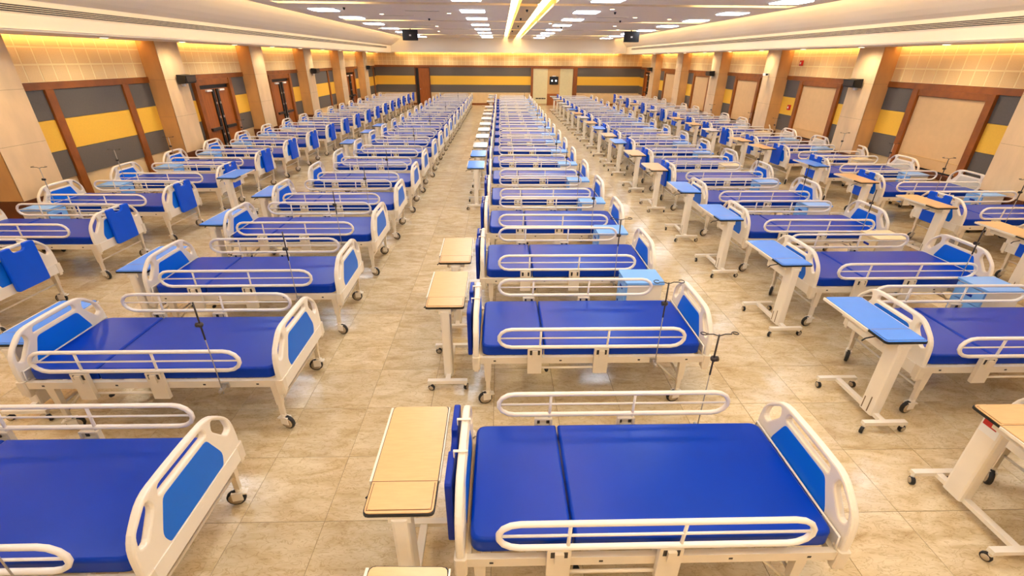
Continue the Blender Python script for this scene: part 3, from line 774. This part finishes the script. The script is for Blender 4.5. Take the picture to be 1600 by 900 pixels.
def table(kind, h, small=False):
    r = empty('overbed_table'); P = table_parts(h)
    t = obj('table_top', tops[kind], r, (0, 0, h))
    obj('tilting_flap', flaps[kind], t); obj('edge_lip', edge_me, t)
    for n in ('column', 'under_box', 'base_bar', 'lever'): obj(n, P[n], r)
    for y in (-0.52, 0.12):
        f = obj('base_foot', P['base_foot'], r, (0, y, 0))
        for x in (-0.175, 0.175): obj('caster', P['caster'], f, (x, 0, 0), random.uniform(0, 6))
    return r
TPROTO = {}
def place_table(kind, c, x, y, h=0.86):
    key = (kind, h)
    if key not in TPROTO:
        r = table(kind, h); TPROTO[key] = r; index_kids()
    else: r = copy_tree(TPROTO[key])
    r.location = (x, y, 0); r.rotation_euler = (0, 0, random.uniform(-0.03, 0.03))
    word = {'blue': 'light blue', 'wood': 'pale wood', 'white': 'white'}[kind]
    i = nearest(c, y)
    tag(r, '%s topped overbed table at the end of %s nearest bed, %s column' % (word, ORD[i], c), 'table', 'overbed tables of the %s column' % c)
    return r
T = {'centre': [('wood', 2.02), ('wood', 4.22), ('wood', 5.28), ('blue', 10.38), ('blue', 11.74), ('white', 13.0), ('white', 14.63), ('white', 16.12), ('white', 17.6), ('white', 19.3), ('white', 20.95), ('wood', 22.4), ('white', 24.2), ('white', 27.5), ('white', 30.6), ('white', 32.3)],
     'right middle': [('wood', 1.98), ('blue', 3.57), ('blue', 5.17), ('blue', 6.83), ('blue', 8.38), ('wood', 10.18), ('wood', 11.85), ('blue', 13.70), ('wood', 14.95), ('blue', 16.6), ('wood', 18.1), ('white', 19.8), ('wood', 21.4), ('blue', 23.1), ('white', 24.7), ('white', 26.4), ('wood', 28), ('white', 29.7), ('white', 31.4)],
     'right wall': [('wood', 5.93), ('wood', 7.42), ('wood', 9.12), ('blue', 10.62), ('wood', 12.85), ('wood', 14.1), ('white', 16.2), ('wood', 17.8), ('wood', 19.6), ('white', 22.8), ('wood', 26.2), ('white', 29.6)],
     'left wall': [('blue', 9.45)]}
TX = {'centre': -0.535, 'right middle': 3.40, 'right wall': 7.17, 'left wall': -5.32}
for c, L in T.items():
    seen = set()
    for kind, y in L:
        r = place_table(kind, c, TX[c], y)
        if (c, y) in (('right middle', 1.98), ('right wall', 5.93)):
            if y < 3: r.rotation_euler = (0, 0, PI)
            st = obj('sticker', MB('red', 'white').box(0.0445, 0.0465, -0.40, -0.28, 0.67, 0.78, 1).box(0.0465, 0.048, -0.395, -0.30, 0.73, 0.775) if y < 3 else MB('red', 'white').box(-0.0465, -0.0445, -0.40, -0.28, 0.67, 0.78, 1).box(-0.048, -0.0465, -0.395, -0.30, 0.73, 0.775), r)
r = place_table('wood', 'left middle', -0.44, 0.93); r['group'] = 'overbed tables of the centre column'; TAKEN.discard(('left middle', 0)); r['label'] = 'pale wood overbed table cut off by the bottom edge of picture'
for y in (3.85, 5.38, 7.05, 8.62, 14.4, 16.6, 18.3):
    r = place_table('blue', 'left middle', -4.30 if y < 12 else -4.52, y, 0.72)

# ================================================================== BEDSIDE LOCKERS
def locker(kind):
    r = empty('bedside_locker'); top = {'blue': 'locker_blue', 'wood': 'pale_top'}[kind]
    side = {'blue': 'panel_blue', 'wood': 'cream'}[kind]
    obj('body', MB('cream').box(-0.19, 0.20, -0.17, 0.17, 0.10, 0.715), r)
    obj('top', MB(top, 'white').prism(round_poly([(-0.22, -0.19), (0.22, -0.19), (0.22, 0.19), (-0.22, 0.19)], 0.02, 3), 0.72, 0.745).box(-0.2, 0.2, -0.175, 0.175, 0.712, 0.72, 1), r)
    dr_ = obj('drawer', MB(top).box(-0.215, -0.19, -0.165, 0.165, 0.53, 0.70), r)
    obj('handle', MB('navy_board').box(-0.222, -0.215, -0.05, 0.05, 0.60, 0.63), dr_)
    dd = obj('door', MB(top).box(-0.215, -0.19, -0.165, 0.165, 0.12, 0.52), r)
    obj('handle', MB('navy_board').box(-0.222, -0.215, 0.08, 0.11, 0.30, 0.40), dd)
    for x in (-0.16, 0.16):
        for y in (-0.14, 0.14):
            obj('caster', MB('tyre', 'cream').lathe([(0.032, -0.012), (0.035, 0), (0.032, 0.012)], (0, 0, 0.035), 'y', 10).box(-0.012, 0.012, -0.016, 0.016, 0.05, 0.10, 1), r, (x, y, 0))
    return r
LPROTO = {k: locker(k) for k in ('blue', 'wood')}; index_kids(); lused = set()
def place_locker(kind, c, i, x, y, rz=0.0):
    r = LPROTO[kind] if kind not in lused else copy_tree(LPROTO[kind])
    lused.add(kind); r.location = (x, y, 0); r.rotation_euler = (0, 0, rz)
    word = {'blue': 'light blue', 'wood': 'cream and wood'}[kind]
    tag(r, '%s bedside locker in front of the %s nearest bed, %s column' % (word, ORD[i], c), 'locker', 'bedside lockers of the %s column' % c)
for c, dx in (('centre', 0.79), ('right middle', 0.73), ('right wall', 0.62), ('left wall', -0.72)):
    rows = COLS[c][2]
    for i in range(1, len(rows)):
        if c == 'centre' and i == 1: continue
        if c == 'left wall' and i < 2: continue
        if c == 'right middle' and i == 1: continue
        kind = 'blue'
        if c == 'right middle' and i in (3, 6, 9): kind = 'wood'
        if c == 'right wall' and i in (1, 4, 7): kind = 'wood'
        gap = rows[i]-rows[i-1]
        if gap < 1.5: continue
        place_locker(kind, c, i, COLS[c][0]+dx, (rows[i]+rows[i-1])/2+0.01, 0 if c != 'left wall' else PI)

# ================================================================== DRIP STANDS
def drip(mats, hooks=True):
    r = empty('drip_stand')
    obj('pole', MB('steel', mats).tube([(0, 0, 0.47), (0, 0, 1.13)], 0.0045, seg=6).tube([(0, 0, 1.0), (0, 0, 1.33)], 0.007, seg=6, m=1), r)
    obj('clamp', MB('steel').box(-0.012, 0.012, -0.012, 0.06, 0.505, 0.53).box(-0.03, 0.03, 0.045, 0.06, 0.495, 0.54).lathe([(0.014, 0), (0.014, 0.03)], (0.0, -0.042, 0.518), 'y', 8), r)
    obj('boss', MB('dark_steel').lathe([(0.018, 1.12), (0.024, 1.135), (0.018, 1.15)], seg=8).lathe([(0.02, 0), (0.02, 0.02)], (-0.03, 0, 1.135), 'x', 8), r)
    hk = MB('dark_steel')
    for s in (-1, 1):
        P = [(0, 0, 1.32), (s*0.04, 0, 1.335)] + [(s*(0.105+0.022*math.cos(PI+2*PI*i/9*0.95)), 0.022*math.sin(PI+2*PI*i/9*0.95), 1.335+0.012*(i/9)) for i in range(10)]
        hk.tube(P, 0.004, seg=5)
    if hooks: obj('hook_bar', hk, r)
    return r
DP = {'dark_steel': drip('dark_steel'), 'steel': drip('steel'), 'plain': drip('dark_steel', False)}; index_kids(); dused = set()
def place_drip(kind, c, i, dx, dy=-0.536, rz=0.0):
    r = DP[kind] if kind not in dused else copy_tree(DP[kind])
    x, y, a = on_bed(c, i, dx, dy)
    dused.add(kind); r.location = (x, y, 0); r.rotation_euler = (0, 0, a+rz)
    tag(r, 'thin metal drip stand clamped to the %s nearest bed, %s column' % (ORD[i], c), 'drip stand', 'drip stands of the %s column' % c)
place_drip('dark_steel', 'centre', 0, 0.635, 0.536, PI)
for i in (1, 2, 3, 4, 5, 6, 8, 10, 13, 16): place_drip('dark_steel' if i < 3 else 'plain', 'centre', i, 0.56)
place_drip('plain', 'left middle', 0, 0.53)
for i in (1, 2, 3, 4, 5, 7, 9, 12, 16): place_drip('plain', 'left middle', i, 0.61)
for i in (1, 2, 3, 4, 6, 8): place_drip('steel', 'left wall', i, -0.72)
place_drip('dark_steel', 'right wall', 1, -0.40); place_drip('dark_steel', 'right wall', 2, -0.08)
for i in (3, 4, 6, 7, 9): place_drip('steel', 'right wall', i, 0.19)
for i in (2, 3, 4, 5, 7, 10): place_drip('plain', 'right middle', i, 0.62)

# ================================================================== BLUE BOARDS HUNG OVER THE FOOTBOARDS
def hung_plate(wd, z0, z1, m):
    notch = [(-wd/2, z0), (wd/2, z0), (wd/2, z1), (0.085, z1), (0.075, z1-0.05), (0.05, z1-0.075), (-0.05, z1-0.075), (-0.075, z1-0.05), (-0.085, z1), (-wd/2, z1)]
    return plate('board', [round_poly(notch, [0.03, 0.03, 0.03, 0.012, 0.01, 0.02, 0.02, 0.01, 0.012, 0.03], 3)], 0.020, 0.008, [m])
def hung(me, m):
    r = empty('hanging_board')
    obj('board', me, r, (0.064, 0, 0))
    for s in (-1, 1): obj('hook', MB('cream').box(-0.03, 0.05, s*0.13-0.008, s*0.13+0.008, 0.968, 0.974).box(-0.034, -0.027, s*0.13-0.008, s*0.13+0.008, 0.94, 0.974)
             .box(0.044, 0.05, s*0.13-0.008, s*0.13+0.008, 0.86, 0.968), r)
    return r
HP = {'blue': hung(hung_plate(0.42, 0.45, 0.968, 'board_blue'), 'board_blue'), 'navy': hung(hung_plate(0.66, 0.46, 0.93, 'navy_board'), 'navy_board')}
index_kids(); hused = set()
def place_hung(kind, c, i, dy):
    r = HP[kind] if kind not in hused else copy_tree(HP[kind])
    s_ = -COLS[c][1]; x, y, a = on_bed(c, i, s_*BX, dy)
    hused.add(kind); r.location = (x, y, 0); r.rotation_euler = (0, 0, a if s_ > 0 else a+PI)
    tag(r, 'blue notched board hung over footboard of %s nearest bed, %s column' % (ORD[i], c), 'board', 'blue boards hung in the %s column' % c)
for c, kind, dy, first in (('left wall', 'blue', 0.04, 0), ('right wall', 'blue', 0.03, 0), ('centre', 'navy', 0.02, 0), ('right middle', 'blue', 0.1, 5)):
    for i in range(first, len(COLS[c][2])): place_hung(kind, c, i, dy)
bpy.context.view_layer.update()
